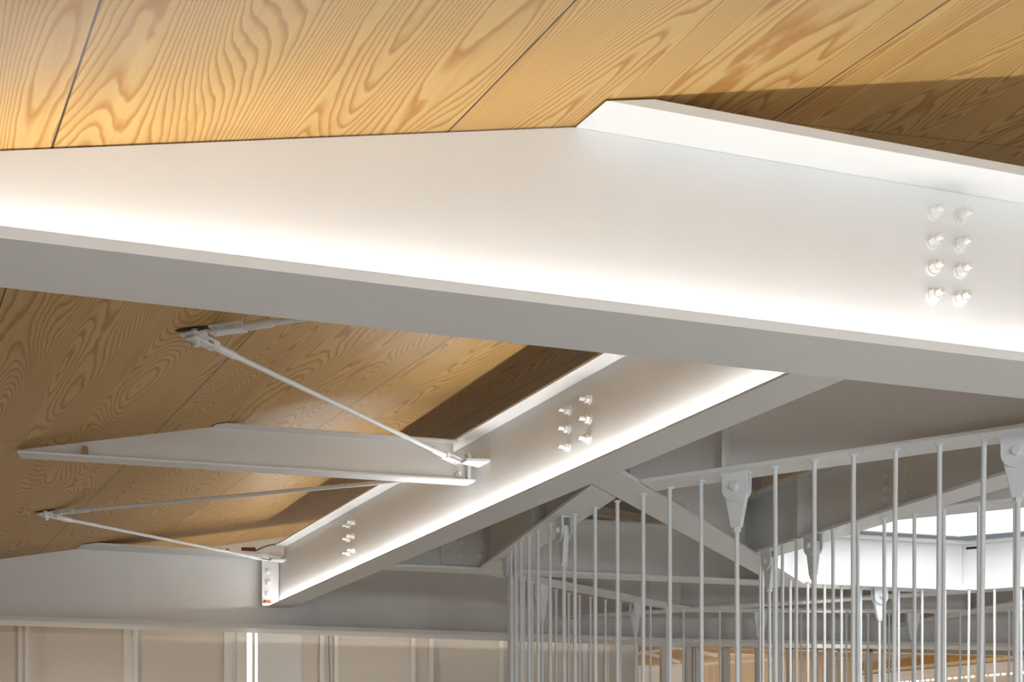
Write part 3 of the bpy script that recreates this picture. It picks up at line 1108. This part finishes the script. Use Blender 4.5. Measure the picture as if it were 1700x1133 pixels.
run(CO, RO, far, 'far rods of the outer screen', 'far screen')
inn = [('r', 171.52, 0), ('r', 176.09, 0), ('c', -177.4, 0.01, 'bright white clevis bracket seen edge-on at the left end of the skylight rods', 'the edge-on skylight bracket'),
       ('r', -169.57, 0), ('r', -163.72, 0),
       ('c', -158.01, 0.0, 'white clevis bracket on the near side of the skylight, backlit by the opening', 'the backlit skylight bracket'),
       ('r', -152.39, 0), ('r', -146.41, 0), ('r', -140.77, 0), ('r', -135.02, 0), ('r', -129.84, -.01), ('r', -124.11, 0), ('r', -118.49, 0)]
run(CI, RI, inn, 'near rods of the skylight ring', 'near skylight ring')
inf = [('r', 147.67, 0), ('r', 138.04, 0), ('r', 130.0, 0), ('r', 123.32, 0), ('r', 117.3, 0), ('r', 110.97, 0),
       ('c', 105.25, 0, 'bright white clevis bracket on the far side of the skylight with round lug', 'the bright far skylight bracket'),
       ('r', 99.66, 0), ('r', 93.19, 0), ('r', 87.16, 0), ('r', 81.04, -.02), ('r', 74.82, 0), ('r', 68.48, .01)]
run(CI, RI, inf, 'far rods of the skylight ring', 'far skylight ring')

# pale timber tie far behind, seen between the ring beams
a, b = Vector((0.45, 9.0)), Vector((1.55, 9.35))
td = (b - a).normalized()
tie = thing('tie_beam', 'pale cream tie beam seen far behind between the ring beams', 'beam', W(1.0, 9.17, 1.80))
MB().slab([W(*a, 1.86), W(*b, 1.74), W(*b, 1.80), W(*a, 1.93)], (-td.y, td.x, 0), 0.12).build('beam', M_WALLW, tie, bevel=0.004)
MB().box(W(0.88, 9.10, 1.775), Vector((.045, .014, 0)), Vector((-.014, .045, 0)), Vector((0, 0, .07))).build('bracket', M_STEEL, tie)

# ------------------------------------------------------------------ daylight and camera
w = bpy.data.worlds.new('daylight')
scene.world = w
w.use_nodes = True
bg = w.node_tree.nodes['Background']
bg.inputs['Color'].default_value = (0.80, 0.90, 1.0, 1)
bg.inputs['Strength'].default_value = 0.23

for i, x in enumerate((-2.6, -0.6, 1.4, 3.4, 5.4)):  # unseen fill lights added behind the camera to lift undersides and webs
    for y in (-0.9, -2.4):
        l = bpy.data.lights.new('fill_light', 'AREA')
        l.shape = 'DISK'
        l.size = 0.35
        l.energy = 19.0 if x < 0 else 53.0
        l.color = (0.90, 0.955, 1.0)
        lo = bpy.data.objects.new('fill_light', l)
        COL.objects.link(lo)
        lo.location = (x * S, y * S, 2.15)
        lo.rotation_euler = (math.radians(38), 0, 0)

# unseen fill lights added to brighten the partition and the room behind
for t in (-4.2, -2.4, -0.6, 1.4):
    l = bpy.data.lights.new('wall_fill', 'AREA')
    l.size = 0.25
    l.energy = 9.0
    l.color = (1.0, 0.95, 0.88)
    lo = bpy.data.objects.new('wall_fill', l)
    COL.objects.link(lo)
    q = wat(t, -0.62)
    lo.location = W(q.x, q.y, -0.55)
    lo.rotation_euler = Vector((WN.x * -.55, WN.y * -.55, -0.75)).to_track_quat('Z', 'Y').to_euler()
l = bpy.data.lights.new('room_fill', 'POINT')  # added point fill that brightens the far room, used twice
l.energy = 110.0
l.color = (1.0, 0.94, 0.85)
l.shadow_soft_size = 0.2
lo = bpy.data.objects.new('room_fill', l)
COL.objects.link(lo)
lo.location = W(3.6, 12.6, -0.2)
lo = bpy.data.objects.new('room_fill', l)
COL.objects.link(lo)
lo.location = W(3.4, 16.5, -0.2)

cam = bpy.data.cameras.new('camera')
cam.sensor_width = 36.0
cam.lens = 36.0 * 1850.0 / 1700.0
cam.shift_y = (1230.0 - 566.5) / 1700.0
cam.clip_start = 0.05
co = bpy.data.objects.new('camera', cam)
COL.objects.link(co)
co.location = (0, 0, EYE)
co.rotation_euler = (math.radians(90), 0, 0)
scene.camera = co

for o in bpy.data.objects:
    if '_o' in o:
        del o['_o']

scene.view_settings.view_transform = 'Standard'
scene.view_settings.look = 'None'
scene.view_settings.exposure = 0.0
scene.view_settings.gamma = 1.0
scene.view_settings.use_curve_mapping = False
scene.cycles.use_denoising = True
scene.cycles.max_bounces = 10
scene.cycles.diffuse_bounces = 6
scene.cycles.sample_clamp_indirect = 8.0
